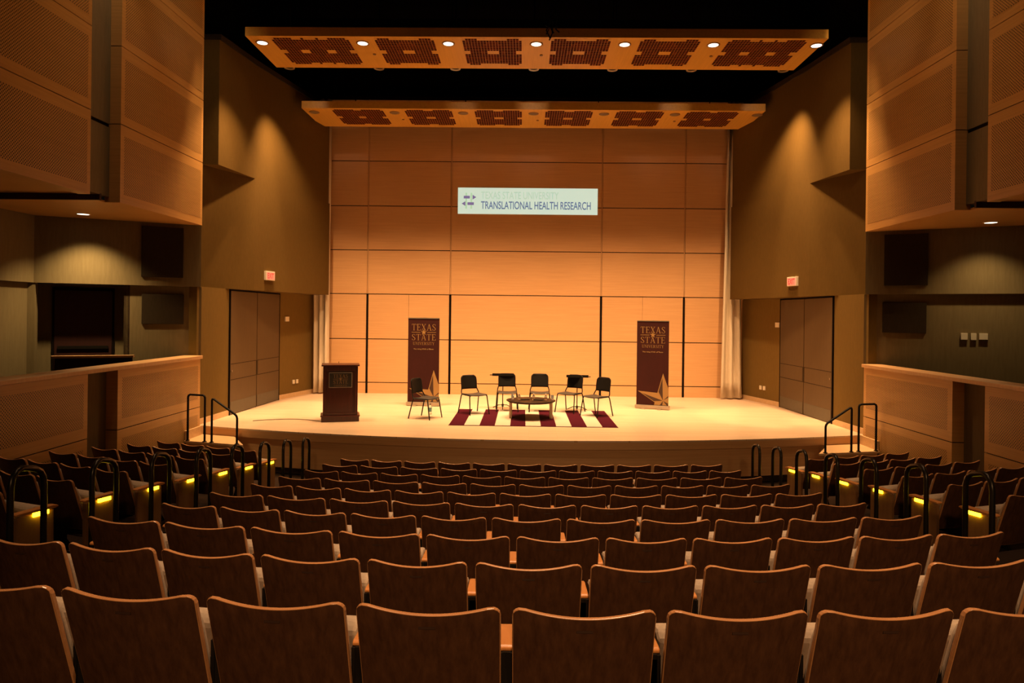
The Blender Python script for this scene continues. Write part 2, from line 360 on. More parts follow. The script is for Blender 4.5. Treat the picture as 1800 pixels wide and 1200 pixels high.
# ---- side walls of the stage
low = [(6.86, 13.95), (6.81, 15.4), (6.71, 18.24), (6.15, 20.45)]
mid = [(7.3, 13.92), (6.5, 16.0), (6.17, 17.6), (5.78, 19.45), (5.76, 19.6)]
upp = [(6.70, 14.5), (6.5, 16.0), (6.195, 17.6), (5.81, 19.45), (5.79, 19.6)]
def wallmb(pts, s, back, z0, z1):
    P = [(s*x, y) for x, y in pts]+[(s*back, pts[-1][1]), (s*back, pts[0][1])]
    return MB().prism(P if s < 0 else P[::-1], z0, z1)
for s, nme in ((-1, 'left'), (1, 'right')):
    a = wallmb(low, s, 7.6, .85, 3.72); struct(a, 'wall_%s_lower' % nme, m_fablow_lit)
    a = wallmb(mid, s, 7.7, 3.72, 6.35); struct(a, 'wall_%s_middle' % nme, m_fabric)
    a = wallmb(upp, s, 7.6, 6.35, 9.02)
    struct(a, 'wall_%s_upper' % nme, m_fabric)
    t = wallmb([(x-.03, y) for x, y in upp], s, 7.6, 9.02, 9.14); struct(t, 'trim_%d' % (5 if s < 0 else 6), m_absorb)
    # baseboard along the low wall, cut at the doors
    b = MB()
    for (x0, y0), (x1, y1) in ((low[0], low[1]), ((6.705, 18.26), low[3])):
        b.prism([(s*(x0-.02), y0), (s*(x1-.02), y1), (s*(x1+.03), y1), (s*(x0+.03), y0)], SZ, SZ+.12)
    struct(b, 'baseboard_'+nme, m_step)
    # black void above
    struct(MB().box(*sorted((s*7.6, s*7.75)), 10, 21, 9.0, 12.0), 'wall_%s_void' % nme, m_black)
struct(MB().box(-8, 8, 20.3, 20.45, .5, 12), 'wall_back_void', m_black)
struct(MB().box(-8, 8, -2, 21, 12, 12.1), 'ceiling', m_black)

# ---- double doors to the stage
def frame_on(A, B, inward):
    A, B = Vector((*A, 0)), Vector((*B, 0)); d = (B-A).normalized(); nn = Vector((-d.y, d.x, 0))
    if nn.dot(Vector((*inward, 0))) < 0: nn = -nn
    m = Matrix(((d.x, nn.x, 0, A.x), (d.y, nn.y, 0, A.y), (0, 0, 1, 0), (0, 0, 0, 1))); return m      # local x along wall, y off the wall
for s, di in ((-1, 1), (1, 2)):
    A, B = (s*low[1][0], low[1][1]), (s*low[2][0], low[2][1]); m = frame_on(A, B, (-s, 0))
    root = empty('door_%d' % di); root['kind'] = 'structure'
    root.matrix_world = m @ Matrix.Translation((0, 0, SZ))
    f = MB(); f.box(-.03, 0, .0, .035, 0, 2.86); f.box(2.82, 2.85, .0, .035, 0, 2.86); f.box(-.03, 2.85, 0, .035, 2.83, 2.865); f.box(1.40, 1.43, .0, .02, 0, 2.83)
    f.build('door_frame', m_gap, root)
    for x0, x1, hx in ((.005, 1.40, 0), (1.43, 2.815, 1)):
        lf = MB().box(x0, x1, .0, .03, .012, 2.825).build('door_leaf', m_door, root)
        gr = MB(); h0 = x0 if (hx == 0) else x0+.05
        if s > 0: pass
        for z in (.80, 1.16): gr.box(x0+.02, x1-.02, .030, .034, z-.006, z+.006)
        xx = x1-.01 if hx == 0 else x0+.03
        gr.box(xx-.008, xx+.008, .030, .036, .80, 1.16)
        gr.build('push_bar', m_absorb, lf)
        MB().box(x0+.02, x1-.02, .03, .034, .02, .30).build('kick_plate', m_kick, lf)
    MB().box(.05, .08, .03, .045, .98, 1.02).build('lock', m_silver, root)
    # wall plates
    for (xx, zz, w_, h_, lab) in ((3.2 if s < 0 else 2.98, 3.02, .09, .13, 'white control box high on the %s stage wall beside the double doors'),
                        (3.55, 1.27, .045, .11, 'nearer white outlet plate low on the %s stage wall'), (3.72, 1.27, .045, .11, 'farther white outlet plate low on the %s stage wall')):
        if xx > 2.85:   # on the last facet
            A2, B2 = (s*low[2][0], low[2][1]), (s*low[3][0], low[3][1]); m2 = frame_on(A2, B2, (-s, 0)); xx -= 2.84
        else: m2 = m
        o = MB().box(xx-w_, xx+w_, 0, .03, zz-h_/2, zz+h_/2).build('wall_plate' if h_ < .12 else 'control_box', m_white, bevel=.004); o.matrix_world = m2
        tag(o, lab % ('left' if s < 0 else 'right'), 'wall plate')
    # exit sign on the middle wall
    A3, B3 = (s*mid[1][0], mid[1][1]), (s*mid[2][0], mid[2][1]); m3 = frame_on(A3, B3, (-s, 0))
    sg = empty('exit_sign'); sg.matrix_world = m3 @ Matrix.Translation((.60, 0, 3.98))
    tag(sg, 'lit red and white EXIT sign above the %s stage doors' % ('left' if s < 0 else 'right'), 'exit sign', 'exit signs')
    MB().box(-.19, .19, 0, .06, 0, .22).build('sign_housing', m_white, sg, bevel=.005)
    MB().box(-.17, .17, .06, .064, .02, .20).build('sign_face', m_exit, sg)
    fx = Matrix.Identity(4) if s > 0 else Matrix.Identity(4)
    if s < 0: sans('sign_letters', 'EXIT', .14, -.14, .05, .17, .066, m_exitt, sg) if False else sans('sign_letters', 'EXIT', -.13, .13, .045, .175, .066, m_exitt, sg)
    else: sans('sign_letters', 'EXIT', .13, -.13, .045, .175, .066, m_exitt, sg)

# ---- galleries: parapets, upper perforated fronts, soffits
PY = [(11.05, 13.9), (6.6, 10.28), (1.5, 6.56)]
for s, nme in ((-1, 'left'), (1, 'right')):
    def bx(mb, xa, xb, y0, y1, z0, z1, mi=0): mb.box(*sorted((s*xa, s*xb)), y0, y1, z0, z1, mi)
    pp = MB(); up = MB()
    for i, (y0, y1) in enumerate(PY):
        for z0, z1 in ((-.1, 1.24), (1.255, 2.235)):
            bx(pp, 6.75, 6.98, y0, y1, z0, z1, 0)
            zz0 = z0+(.16 if z0 > 0 else .3); zz1 = z1-.14
            pp.quad((s*6.748, y0+.12, zz0), (s*6.748, y1-.10, zz0), (s*6.748, y1-.10, zz1), (s*6.748, y0+.12, zz1), 1)
        bx(pp, 6.77, 6.96, y0+.02, y1-.02, 1.2, 1.3, 2)
        zs = [4.97, 6.245, 6.26, 7.52, 7.535, 8.80, 8.815, 10.1, 10.115, 12.0]
        for j in range(5):
            z0, z1 = zs[2*j], zs[2*j+1]
            bx(up, 6.75, 6.93 if i else 7.0, y0, y1, z0, z1, 0)
            up.quad((s*6.748, y0+.10, z0+.14), (s*6.748, y1-.08, z0+.14), (s*6.748, y1-.08, z1-.17), (s*6.748, y0+.10, z1-.17), 1)
        bx(up, 6.77, 6.92, y0+.02, y1-.02, 6.0, 11.9, 2)
    bx(pp, 6.96, 7.06, 1.5, 13.9, -.1, 2.235, 3)
    bx(pp, 6.94, 6.97, 10.28, 11.05, -.1, 2.235, 3)
    bx(up, 6.93, 7.06, 1.5, 13.9, 5.06, 6.19, 3); bx(up, 6.95, 7.06, 1.5, 13.9, 6.19, 6.25, 2); bx(up, 6.93, 7.06, 1.5, 13.9, 6.25, 12, 3)
    struct(pp, 'wall_%s_parapet' % nme, [m_box, m_perf, m_gap, m_fabric2]); struct(up, 'wall_%s_front' % nme, [m_box, m_perf, m_gap, m_fabric2])
    cap = MB(); bx(cap, 6.70, 7.10, 1.5, 13.9, 2.235, 2.30); struct(cap, 'trim_%d' % (7 if s < 0 else 8), m_woodv, bevel=.008)
    so = MB(); bx(so, 7.0, 9.6, 10.85, 14.2, 4.97, 5.0); bx(so, 7.0, 9.6, 1.5, 10.85, 5.07, 5.1); bx(so, 6.93, 9.6, 10.80, 10.85, 4.97, 5.08, 1)
    struct(so, 'ceiling_%s_gallery' % nme, [m_box, m_maroon])
    bk = MB(); bx(bk, 9.32, 9.5, 1.5, 12.66, 3.71, 5.1); bx(bk, 9.42, 9.6, 1.5, 12.66, 1.4, 3.71)
    struct(bk, 'wall_%s_gallery' % nme, m_fabric2)
    gf = MB(); bx(gf, 7.0, 9.6, 1.5, 14.0, 1.35, 1.45); struct(gf, 'floor_%s_gallery' % nme, m_carpet)
    # end wall of the gallery
    m = frame_on((s*6.78, 13.94), (s*9.33, 12.64), (0, -1)); ew = MB()
    ew.box(0, 2.95, -.12, 0, 3.71, 4.99)
    if s < 0:
        ew.box(-.02, 1.38, -.2, -.12, 1.4, 3.71); ew.box(2.83, 2.95, -.3, -.02, 1.4, 3.71)
        ew.box(1.38, 2.95, -.75, -.65, 1.4, 3.71, 0); ew.box(1.28, 1.38, -.7, -.12, 1.4, 3.71, 1)
    else: ew.box(-.02, 2.95, -.2, -.12, 1.4, 3.71)
    o = struct(ew, 'wall_%s_gallery_end' % nme, [m_fabric2, m_maroon]); o.matrix_world = m
    if s < 0:
        d = empty('door_3'); d['kind'] = 'structure'; d.matrix_world = m @ Matrix.Translation((1.62, -.65, 1.45))
        MB().box(-.04, 1.02, 0, .04, 0, 2.2).build('door_frame', m_gap, d)
        dl = MB().box(0, .98, .03, .06, .02, 2.14).build('door_leaf', m_maroon, d)
        MB().box(.06, .92, .06, .10, .98, 1.04).build('push_bar', m_metal, dl)
    for (x0, x1, z0, z1, yy, lab) in ((.33, 1.08, 3.88, 4.89, 0, 'large upper'), (.31, 1.07, 2.94, 3.54, -.12, 'smaller lower')):
        o = MB().box(x0, x1, yy, yy+.045, z0, z1).build('acoustic_panel', m_absorb, bevel=.006); o.matrix_world = m
        tag(o, '%s charcoal acoustic panel on the %s gallery end wall' % (lab, nme), 'acoustic panel', 'acoustic panels on the gallery walls')
    dl = empty('recessed_downlight', (s*8.25, 12.42, 4.97)); tag(dl, 'lit round downlight in the %s gallery ceiling' % nme, 'ceiling light', 'gallery downlights')
    MB().lathe((0, 0, 0), [(.10, 0), (.12, 0), (.12, -.006), (.10, -.008)], 28, 0, False).build('trim_ring', m_white, dl)
    MB().cyl((0, 0), .10, -.006, -.002, 28).build('lens', m_gdl, dl)
m = frame_on((6.78, 13.94), (9.33, 12.64), (0, -1))
for x0, x1, z0, z1, lab in ((1.64, 1.75, 2.83, 2.96, 'small square white wall plate nearest the stage on the right gallery wall'), (1.80, 1.89, 2.83, 2.96, 'narrow white wall plate between two others on the right gallery wall'), (1.93, 2.07, 2.84, 2.96, 'widest white switch plate on the right gallery wall')):
    o = MB().box(x0, x1, -.12, -.07, z0, z1).build('wall_plate', m_white, bevel=.004); o.matrix_world = m; tag(o, lab, 'wall plate', 'switch plates on the right gallery wall')

# low rail inside the left gallery
r = empty('gallery_rail_wall', (-7.95, 12.35, 1.45)); tag(r, 'low dark half wall with a light wood cap inside the left gallery', 'half wall')
MB().prism([(-.62, -.20), (.50, .30), (.46, .40), (-.66, -.10)], 0, .88).build('half_wall', m_absorb, r)
MB().prism([(-.66, -.24), (.54, .28), (.48, .43), (-.72, -.10)], .88, .92).build('wood_cap', m_woodv, r)

# ---- gallery chairs
def gallery_chair(loc, rz, label):
    t = empty('gallery_chair', loc, rz); tag(t, label, 'chair', 'chairs in the side galleries')
    MB().box(-.24, .24, -.22, .24, .40, .47).build('seat', m_uph, t, bevel=.02)
    MB().box(-.23, .23, -.27, -.21, .45, 1.0).build('backrest', m_uph, t, bevel=.02)
    MB().box(-.25, .25, -.29, -.27, .40, 1.02).build('back_shell', m_seat, t, bevel=.01)
    for sx in (-1, 1):
        MB().box(sx*.27-.03, sx*.27+.03, -.24, .20, .64, .67).build('armrest', m_seat, t, bevel=.01)
        for yy in (-.22, .16): MB().box(sx*.27-.02, sx*.27+.02, yy-.02, yy+.02, 0, .64).build('leg', m_seat, t)
gallery_chair((-7.72, 9.72, 1.45), -1.2, 'dark wooden gallery armchair behind the left parapet, farther from the frame edge')
gallery_chair((-7.86, 9.02, 1.45), -1.2, 'dark wooden gallery armchair at the left frame edge behind the parapet')
gallery_chair((7.75, 10.1, 1.45), 1.9, 'dark wooden gallery armchair behind the right parapet')

# ---- stairs at both stage ends
for s, nme in ((-1, 'left'), (1, 'right')):
    st = empty('stage_steps', (s*6.1, 13.2, 0)); tag(st, 'short maple steps beside the %s end of the stage' % nme, 'steps', 'steps up to the stage')
    def P(pts): return [((x-6.1)*s, y-13.2) for x, y in (pts if s > 0 else pts[::-1])]
    MB().prism(P([(6.72, 13.20), (5.42, 12.86), (5.95, 13.72), (6.72, 13.94)]), .64, .68).build('tread', m_step, st)
    MB().prism(P([(6.70, 13.24), (5.60, 12.95), (6.0, 13.72), (6.70, 13.90)]), 0, .64).build('riser_block', m_wood, st)
    MB().prism(P([(6.70, 13.26), (6.745, 13.26), (6.745, 13.95), (6.70, 13.95)]), .68, .86).build('side_skirt', m_step, st)
    # level hoop rail by the wall and sloped rail
    Z0 = .68
    def rail(p0, p1, h0, h1, lab, cut):
        t = empty('stair_handrail', (s*p0[0], p0[1], Z0)); tag(t, lab, 'handrail', 'black handrails at the stage steps')
        d = Vector((s*(p1[0]-p0[0]), p1[1]-p0[1], 0)); a = Vector((0, 0, 0)); rr = .05
        top0 = Vector((0, 0, h0)); top1 = d+Vector((0, 0, h1)); e = (top1-top0).normalized()
        pts = [a, top0-Vector((0, 0, rr)), top0-Vector((0, 0, rr*.3))+e*rr*.3, top0+e*rr, top1-e*rr, top1-Vector((0, 0, rr*.3))-e*rr*.3, top1-Vector((0, 0, rr)), d]
        MB().tube(pts, .021, 10).build('rail_tube', m_metal, t)
        for q in (a, d): MB().cyl((q.x, q.y), .04, 0, .012, 14).build('foot_flange', m_metal, t)
    rail((6.66, 13.22), (6.28, 13.12), .90, .90, 'level black hoop handrail on the %s stage steps nearest the side wall' % nme, 0)
    rail((6.12, 13.07), (5.57, 12.93), .86, .54, 'sloping black handrail on the %s stage steps nearest centre stage' % nme, 0)

# ---- curtains
def curtain(x0t, x1t, x0b, x1b, y, ztop, label):
    n_ = 26; v = []; f = []
    for j, z in enumerate((SZ+.04, SZ+.5, 2.2, 3.6, 5.2, 7.0, ztop)):
        t = (z-SZ)/(ztop-SZ)
        for i in range(n_+1):
            u = i/n_; x = (x0b+(x0t-x0b)*t)*(1-u)+(x1b+(x1t-x1b)*t)*u
            v.append((x, y-.08*math.sin(u*PI*5.0+.6)-.02*math.sin(u*31+z*.4), z))
    for j in range(6):
        for i in range(n_): f.append((j*(n_+1)+i, j*(n_+1)+i+1, (j+1)*(n_+1)+i+1, (j+1)*(n_+1)+i))
    o = MB().add(v, f, 0, True).build('stage_curtain', m_curtain); so = o.modifiers.new('solid', 'SOLIDIFY'); so.thickness = .02
    tag(o, label, 'curtain', 'cream curtains at the sides of the back wall')
curtain(5.70, 6.0, 5.56, 6.18, 19.78, 9.4, 'tall cream curtain hanging at the right end of the back wall')
curtain(-6.25, -5.80, -6.2, -5.80, 19.78, 9.4, 'tall cream curtain hanging at the left end of the back wall')

# ---- ceiling reflectors
def cloud(name, loc, width, depth, lit, label, dbl):
    t = empty(name, loc); tag(t, label, 'ceiling panel', 'wooden acoustic panels over the stage')
    h = width/2
    MB().box(-h, h, 0, depth, 0, .19).build('panel_body', m_cloud, t, bevel=.006)
    cx = [(LX[i]+LX[i+1])/2 for i in range(6)]
    for i, c in enumerate(cx):
        wd = 1.24 if 0 < i < 5 else (1.62 if dbl else 1.34); gm = MB()
        if not dbl and i in (0, 5): c += .12 if i == 0 else -.12
        nx = int(wd/.062); ny = 16; y0 = .07; dy = (depth-.32)/ny; dx = wd/nx; zt = -.004
        rr = random.Random(i)
        for a in range(nx):
            for b in range(ny):
                A = min(a, nx-1-a); B = min(b, ny-1-b); mid_x = nx/2
                if A < 1 and B < 1: continue
                skip = False
                if dbl and i in (0, 5):
                    if abs(A-int(nx*.33)) <= 1 and abs(b+.5-ny/2) < 1.1: skip = True
                elif abs(a+.5-mid_x) < 1.6 and abs(b+.5-ny/2) < 1.1: skip = True
                if A < 2 and abs(b+.5-ny/2) < 1.1: skip = True
                if B < 1 and abs(A-int(nx*.33)) <= 1 and dbl: skip = True
                if B < 1 and abs(a+.5-mid_x) < 1.6: skip = True
                if skip: continue
                hsh = (min(a, nx-1-a)*7+min(b, ny-1-b)*13+min(a, nx-1-a)*min(b, ny-1-b)) % 11
                mi = 1+(0 if hsh < 5 else 1 if hsh < 8 else 2 if hsh < 10 else 3)
                x0 = c-wd/2+a*dx; yy = y0+b*dy
                gm.quad((x0+.0035, yy+.0045, zt-.003), (x0+dx-.0035, yy+.0045, zt-.003), (x0+dx-.0035, yy+dy-.0045, zt-.003), (x0+.0035, yy+dy-.0045, zt-.003), mi)
        gm.box(c-wd/2, c+wd/2, y0, y0+ny*dy, zt, .0, 0)
        gm.build('grille', [m_cloud]+m_redsq, t)
    for i, x in enumerate(LX):
        lg = MB().lathe((x, .34, 0), [(.105, .0), (.135, .0), (.135, -.012), (.105, -.012)], 28, 0, False).build('downlight_ring', m_ring, t)
        MB().cyl((x, .34), .105, -.010, -.004, 28).build('downlight_lens', m_lens if lit else m_lensoff, lg)
        if i % 2 and i < 6: MB().cyl((x+.12, .95), .035, -.02, 0, 14).build('sensor', m_ring, t)
    for x in (-h*.8, -h*.3, h*.3, h*.8): MB().cyl((x, depth/2), .012, .19, 12-loc[2], 8).build('suspension_rod', m_black, t)
    return t
c1 = cloud('acoustic_ceiling_panel', (.03, 14.0, 8.9), 11.96, 1.8, True, 'nearer wooden ceiling panel with seven lit round lights and maroon grilles', True)
c2 = cloud('acoustic_ceiling_panel', (.03, 17.6, 8.5), 11.96, 1.72, False, 'farther wooden ceiling panel with seven unlit round lights and maroon grilles', False)
for i, x in enumerate(LX):
    dl = empty('stage_spot_fixture', (x*.99, 15.93, 8.93)); tag(dl, 'small round spotlight behind the rear edge of the nearer ceiling panel, %s' % ('at its left end', 'second from left', 'third from left', 'at its middle', 'third from right', 'second from right', 'at its right end')[i], 'spotlight', 'spotlights behind the nearer ceiling panel')
    MB().lathe((0, 0, 0), [(.09, .02), (.12, .02), (.12, .30), (.05, .34)], 24).build('housing', m_blackpl, dl)
    MB().lathe((0, 0, 0), [(.085, .02), (.12, .0), (.125, .03), (.09, .03)], 24, 0, False).build('rim', m_silver, dl)
    MB().box(-.015, .015, -.015, .015, .34, 3.06).build('stem', m_black, dl)
# dangling cable tangle in front of the panel
cb = MB()
for q in ([(-.05, 0, .9), (-.02, 0, .22), (-.10, 0, .06), (-.02, .02, -.10)], [(-.02, 0, .8), (.02, 0, .24), (.02, 0, .0), (-.04, 0, -.14)], [(.0, 0, .9), (.10, 0, .30), (.09, 0, .08), (.16, 0, .02)], [(-.12, 0, .16), (.0, 0, .10), (.12, 0, .14)], [(-.10, 0, -.02), (-.03, 0, .12), (.05, 0, .0)]):
    cb.tube(q, .014, 6)
cb.tube([(0, 0, .9), (0, .02, 3.1)], .006, 6)
o = cb.build('hanging_cable_tangle', m_blackpl); o.location = (.36, 13.7, 8.86); tag(o, 'small black tangle of cables hanging before the nearer ceiling panel', 'cable')

# ---- projected title on the back wall
pr = empty('projected_title', (0, 20.045, 6.16)); tag(pr, 'pale projected title slide with blue lettering high on the back wall', 'projection')
MB().box(-2.10, 2.0, -.002, .002, 0, .77).build('slide_field', m_proj, pr)
sans('title_line', 'TEXAS STATE UNIVERSITY', -1.42, .86, .44, .66, -.005, m_projg, pr)
sans('title_line', 'TRANSLATIONAL HEALTH RESEARCH', -1.42, 1.80, .145, .375, -.005, m_projb, pr)
ic = MB(); q = -.005
def rq(x0, x1, z0, z1, mi, yy=q): ic.quad((x0, yy, z0), (x1, yy, z0), (x1, yy, z1), (x0, yy, z1), mi)
rq(-1.88, -1.83, .15, .62, 1, -.004); rq(-1.73, -1.68, .15, .62, 1, -.004)
rq(-1.93, -1.75, .45, .53, 0); rq(-1.82, -1.63, .26, .34, 0)
ic.add([(-1.67, q, .42), (-1.56, q, .49), (-1.67, q, .56)], [(0, 1, 2)], 0); ic.add([(-1.88, q, .23), (-1.99, q, .30), (-1.88, q, .37)], [(0, 1, 2)], 0)
ic.build('arrow_emblem', [m_projp, m_projl], pr)

# ================================================================== STAGE FURNITURE
# lectern
t = empty('lectern', (-4.14, 14.95, SZ), .27); tag(t, 'dark mahogany lectern with a black plaque standing left on the stage', 'lectern')
MB().box(-.40, .40, -.27, .27, 0, .14).build('plinth', m_mahog, t, bevel=.01)
MB().box(-.415, .415, -.285, .285, .11, .135).build('base_moulding', m_mahog, t, bevel=.008)
b = MB(); b.box(-.365, .365, -.235, .235, .14, 1.20); b.build('body', m_mahog, t, bevel=.005)
fr = MB()
for a in ((-.365, -.30, .15, 1.20), (.30, .365, .15, 1.20), (-.30, .30, .15, .20), (-.30, .30, 1.10, 1.20)): fr.box(a[0], a[1], -.255, -.235, a[2], a[3])
fr.build('face_frame', m_mahog, t, bevel=.004)
MB().prismx([(-.285, 1.205), (.285, 1.205), (.285, 1.235), (-.285, 1.232)], -.40, .40).build('reading_top', m_mahog, t)
MB().box(-.245, .245, -.262, -.25, .74, 1.07).build('plaque_frame', m_silver, t)
pq = MB().box(-.232, .232, -.266, -.26, .755, 1.055).build('plaque', m_plaque, t)
em = MB(); emblem(em, 0, 1.03, .31, -.268); em.build('plaque_lettering', m_goldd, pq)
MB().tube([(-.04, 0, 1.25), (-.04, 0, 1.29)], .006, 6).build('microphone_stub', m_metal, t)
cbl = MB(); pts = []
for i in range(30):
    u = i/29; pts.append((-4.5-1.45*u, 14.72+.32*math.sin(u*4.0)*(.4+u*.4)+.12*u, SZ+.008))
cbl.tube(pts, .007, 6); tag(cbl.build('floor_cable', m_cable), 'thin dark cable lying on the stage floor left of the lectern', 'cable')

# banners
def banner(loc, rz, label):
    t = empty('banner_stand', loc, rz); tag(t, label, 'banner', 'maroon banners on the stage')
    W_, H_ = .81, 2.13; z0 = .10
    MB().box(-W_/2-.03, W_/2+.03, -.06, .09, .015, .10).build('base_cassette', m_silver, t, bevel=.01)
    for x in (-.26, .14): MB().box(x, x+.10, -.13, .14, 0, .02).build('foot', m_silver, t)
    sh = MB().box(-W_/2, W_/2, -.004, .0, z0, z0+H_).build('banner_sheet', m_ban, t)
    MB().box(-W_/2-.005, W_/2+.005, -.014, .01, z0+H_, z0+H_+.025).build('top_bar', m_silver, t)
    MB().cyl((0, .03), .012, .05, z0+H_+.045, 10).build('support_pole', m_silver, t)
    pm = MB(); y = -.007
    em = MB(); emblem(em, 0, z0+H_-.135, .63, y, 0); em.build('banner_lettering', m_gold, sh)
    # faceted star, running off the right and bottom edge
    Zb = z0; X0 = -W_/2; cx, cz = X0+.83*W_, Zb+.05*H_+.03
    def P(u, v): return (X0+u*W_, Zb+H_*(1-v))
    pt = [P(.83, .615), P(1.05, .85), P(1.40, .80), P(1.10, .975), P(1.25, 1.14), P(.85, 1.06), P(.45, 1.14), P(.58, .965), P(.045, .835), P(.66, .85)]
    ctr = P(.835, .94)
    for i in range(10):
        tri = [pt[i], pt[(i+1) % 10], ctr]; q = clip(tri, X0+.004, W_/2-.004, Zb+.01, 9)
        dark = i % 2 == 1
        if q: pm.add([(a, y, b) for a, b in q], [tuple(range(len(q)))], 0)
        if dark:
            c3 = Vector(((tri[0][0]+tri[1][0]+tri[2][0])/3, (tri[0][1]+tri[1][1]+tri[2][1])/3))
            tr = []
            for k, a in enumerate(tri):
                f_ = .70 if k < 2 else .97
                tr.append((c3.x+(a[0]-c3.x)*f_, c3.y+(a[1]-c3.y)*f_))
            q = clip(tr, X0+.004, W_/2-.004, Zb+.01, 9)
            if q: pm.add([(a, y-.002, b) for a, b in q], [tuple(range(len(q)))], 1)
    # umber field right of the star's lower arms
    pm.build('banner_star', [m_gold, m_band], sh)
    sans('banner_tagline', 'The rising STAR of Texas', -.26, .26, z0+H_-.80, z0+H_-.76, y, m_goldd, sh)
banner((-2.68, 17.45, SZ), -.05, 'maroon pull-up banner with gold star standing left of the chairs')
banner((3.17, 17.45, SZ), -.36, 'maroon pull-up banner with gold star standing right of the chairs')

# rug
t = empty('striped_rug', (.10, 15.68, SZ)); tag(t, 'maroon and cream striped rug under the stage chairs', 'rug')
rg = MB(); rg.box(-1.79, 1.79, -1.22, 1.22, .0, .010, 1)
for i in range(11):
    x0 = -1.79+3.58*i/11; rg.box(x0, x0+3.58/11, -1.222, 1.222, .004, .012, 0 if i % 2 == 0 else 1)
rg.build('rug_pile', [m_rugm, m_rugc], t)
MB().box(-1.80, 1.80, -1.235, -1.222, 0, .011).build('rug_binding', m_rugm, t)

# stage chairs
def stage_chair():
    t = empty('stage_chair')
    sg_ = MB()
    n_ = 8; v = []; f = []
    for j in range(n_+1):
        yy = -.20+.42*j/n_
        for i in range(n_+1):
            xx = (-.225+.45*i/n_)*(1-.06*(1-j/n_)); z = .455+.018*((2*i/n_-1)**2)-.02*max(0, j/n_-.8)*5*.4
            v.append((xx, yy, z))
    for j in range(n_):
        for i in range(n_): f.append((j*(n_+1)+i, j*(n_+1)+i+1, (j+1)*(n_+1)+i+1, (j+1)*(n_+1)+i))
    o = sg_.add(v, f, 0, True).build('seat', m_greypl, t); md = o.modifiers.new('s', 'SOLIDIFY'); md.thickness = .018
    v = []; f = []; nz = 10; nx = 12
    for j in range(nz+1):
        for i in range(nx+1):
            u = 2*i/nx-1; w_ = j/nz; hw = .205+.012*math.sin(PI*w_); z = .56+.33*w_
            if w_ > .8: hw -= .05*((w_-.8)/.2)**2
            v.append((u*hw, -.235-.05*w_-.035*(1-u*u), z))
    for j in range(nz):
        for i in range(nx): f.append((j*(nx+1)+i, j*(nx+1)+i+1, (j+1)*(nx+1)+i+1, (j+1)*(nx+1)+i))
    o = MB().add(v, f, 0, True).build('backrest', m_blackpl, t); md = o.modifiers.new('s', 'SOLIDIFY'); md.thickness = .022
    MB().tube([(-.20, .19, .445), (.20, .19, .445)], .010, 8).build('seat_rail', m_metal, t)
    MB().tube([(-.22, -.17, .445), (.22, -.17, .445)], .010, 8).build('seat_rail', m_metal, t)
    for s in (-1, 1):
        MB().tube([(s*.215, .19, .45), (s*.235, .20, .42), (s*.26, .27, 0)], .0135, 8).build('leg', m_metal, t)
        MB().tube([(s*.235, -.17, .45), (s*.24, -.19, .42), (s*.265, -.29, 0)], .0135, 8).build('leg', m_metal, t)
        MB().tube([(s*.225, .19, .447), (s*.235, -.17, .45), (s*.232, -.20, .50), (s*.205, -.235, .58), (s*.195, -.262, .80)], .0135, 8).build('back_post', m_metal, t)
    return t
def dup(root, loc, rz, sx=1, kids=None):
    r = root.copy(); C.objects.link(r); r.location = loc; r.rotation_euler = (0, 0, rz); r.scale = (sx, 1, 1)
    for ch in (kids or list(root.children)):
        c = ch.copy(); C.objects.link(c); c.parent = r
        for g_ in ch.children:
            d = g_.copy(); C.objects.link(d); d.parent = c
    return r
CH = [(-2.32, 15.42, .54, -.25, 'black stage chair standing alone off the rug, before the left banner', 0),
      (-1.28, 16.15, .31, -.45, 'leftmost black stage chair on the striped rug, angled to the right', .012),
      (-.51, 16.72, .06, -1, 'black stage chair in front of the left music stand', .012),
      (.29, 16.74, 0, -1, 'middle black stage chair facing the audience straight on, behind the low table', .012),
      (1.02, 16.64, -.27, -.41, 'black stage chair in front of the right music stand', .012),
      (1.60, 16.06, -.42, -.40, 'rightmost black stage chair on the striped rug, angled to the left', .012)]
ch0 = stage_chair()
for i, (x, y, dx, dy, lab, dz) in enumerate(CH):
    rz = math.atan2(dy, dx)-PI/2
    if y > 16.65: dz = 0 if y-.29 > 16.9 else dz
    if i == 0: c = ch0; c.location = (x, y, SZ+dz); c.rotation_euler = (0, 0, rz)
    else: c = dup(ch0, (x, y, SZ+dz), rz)
    tag(c, lab, 'chair', 'black chairs set out on the stage')

# music stands
for x, y, rz, side, lab in ((-.63, 17.15, .05, -1, 'black music stand with flat desk behind the left-hand rug chairs'), (1.22, 16.98, -.05, 1, 'black music stand with flat desk behind the right-hand rug chairs')):
    t = empty('music_stand', (x, y, SZ), rz); tag(t, lab, 'music stand', 'music stands behind the chairs')
    MB().cyl((0, 0), .012, .08, .84, 10).build('pole', m_metal, t)
    MB().cyl((0, 0), .026, .05, .12, 12).build('base_hub', m_metal, t)
    for k in range(3):
        a = k*2*PI/3+.5; MB().tube([(0, 0, .10), (.12*math.cos(a), .12*math.sin(a), .085), (.28*math.cos(a), .28*math.sin(a), .012)], .011, 6).build('leg', m_metal, t)
    dk = MB(); dk.box(-.27, .27, -.17, .17, .84, .855); dk.box(-.27, .27, -.185, -.17, .835, .90); dk.box(-.27, .27, .17, .175, .83, .855)
    dk.build('desk', m_blackpl, t, bevel=.004)
    MB().tube([(side*.27, -.05, .848), (side*.33, -.05, .848)], .012, 6).build('desk_extension', m_metal, t)

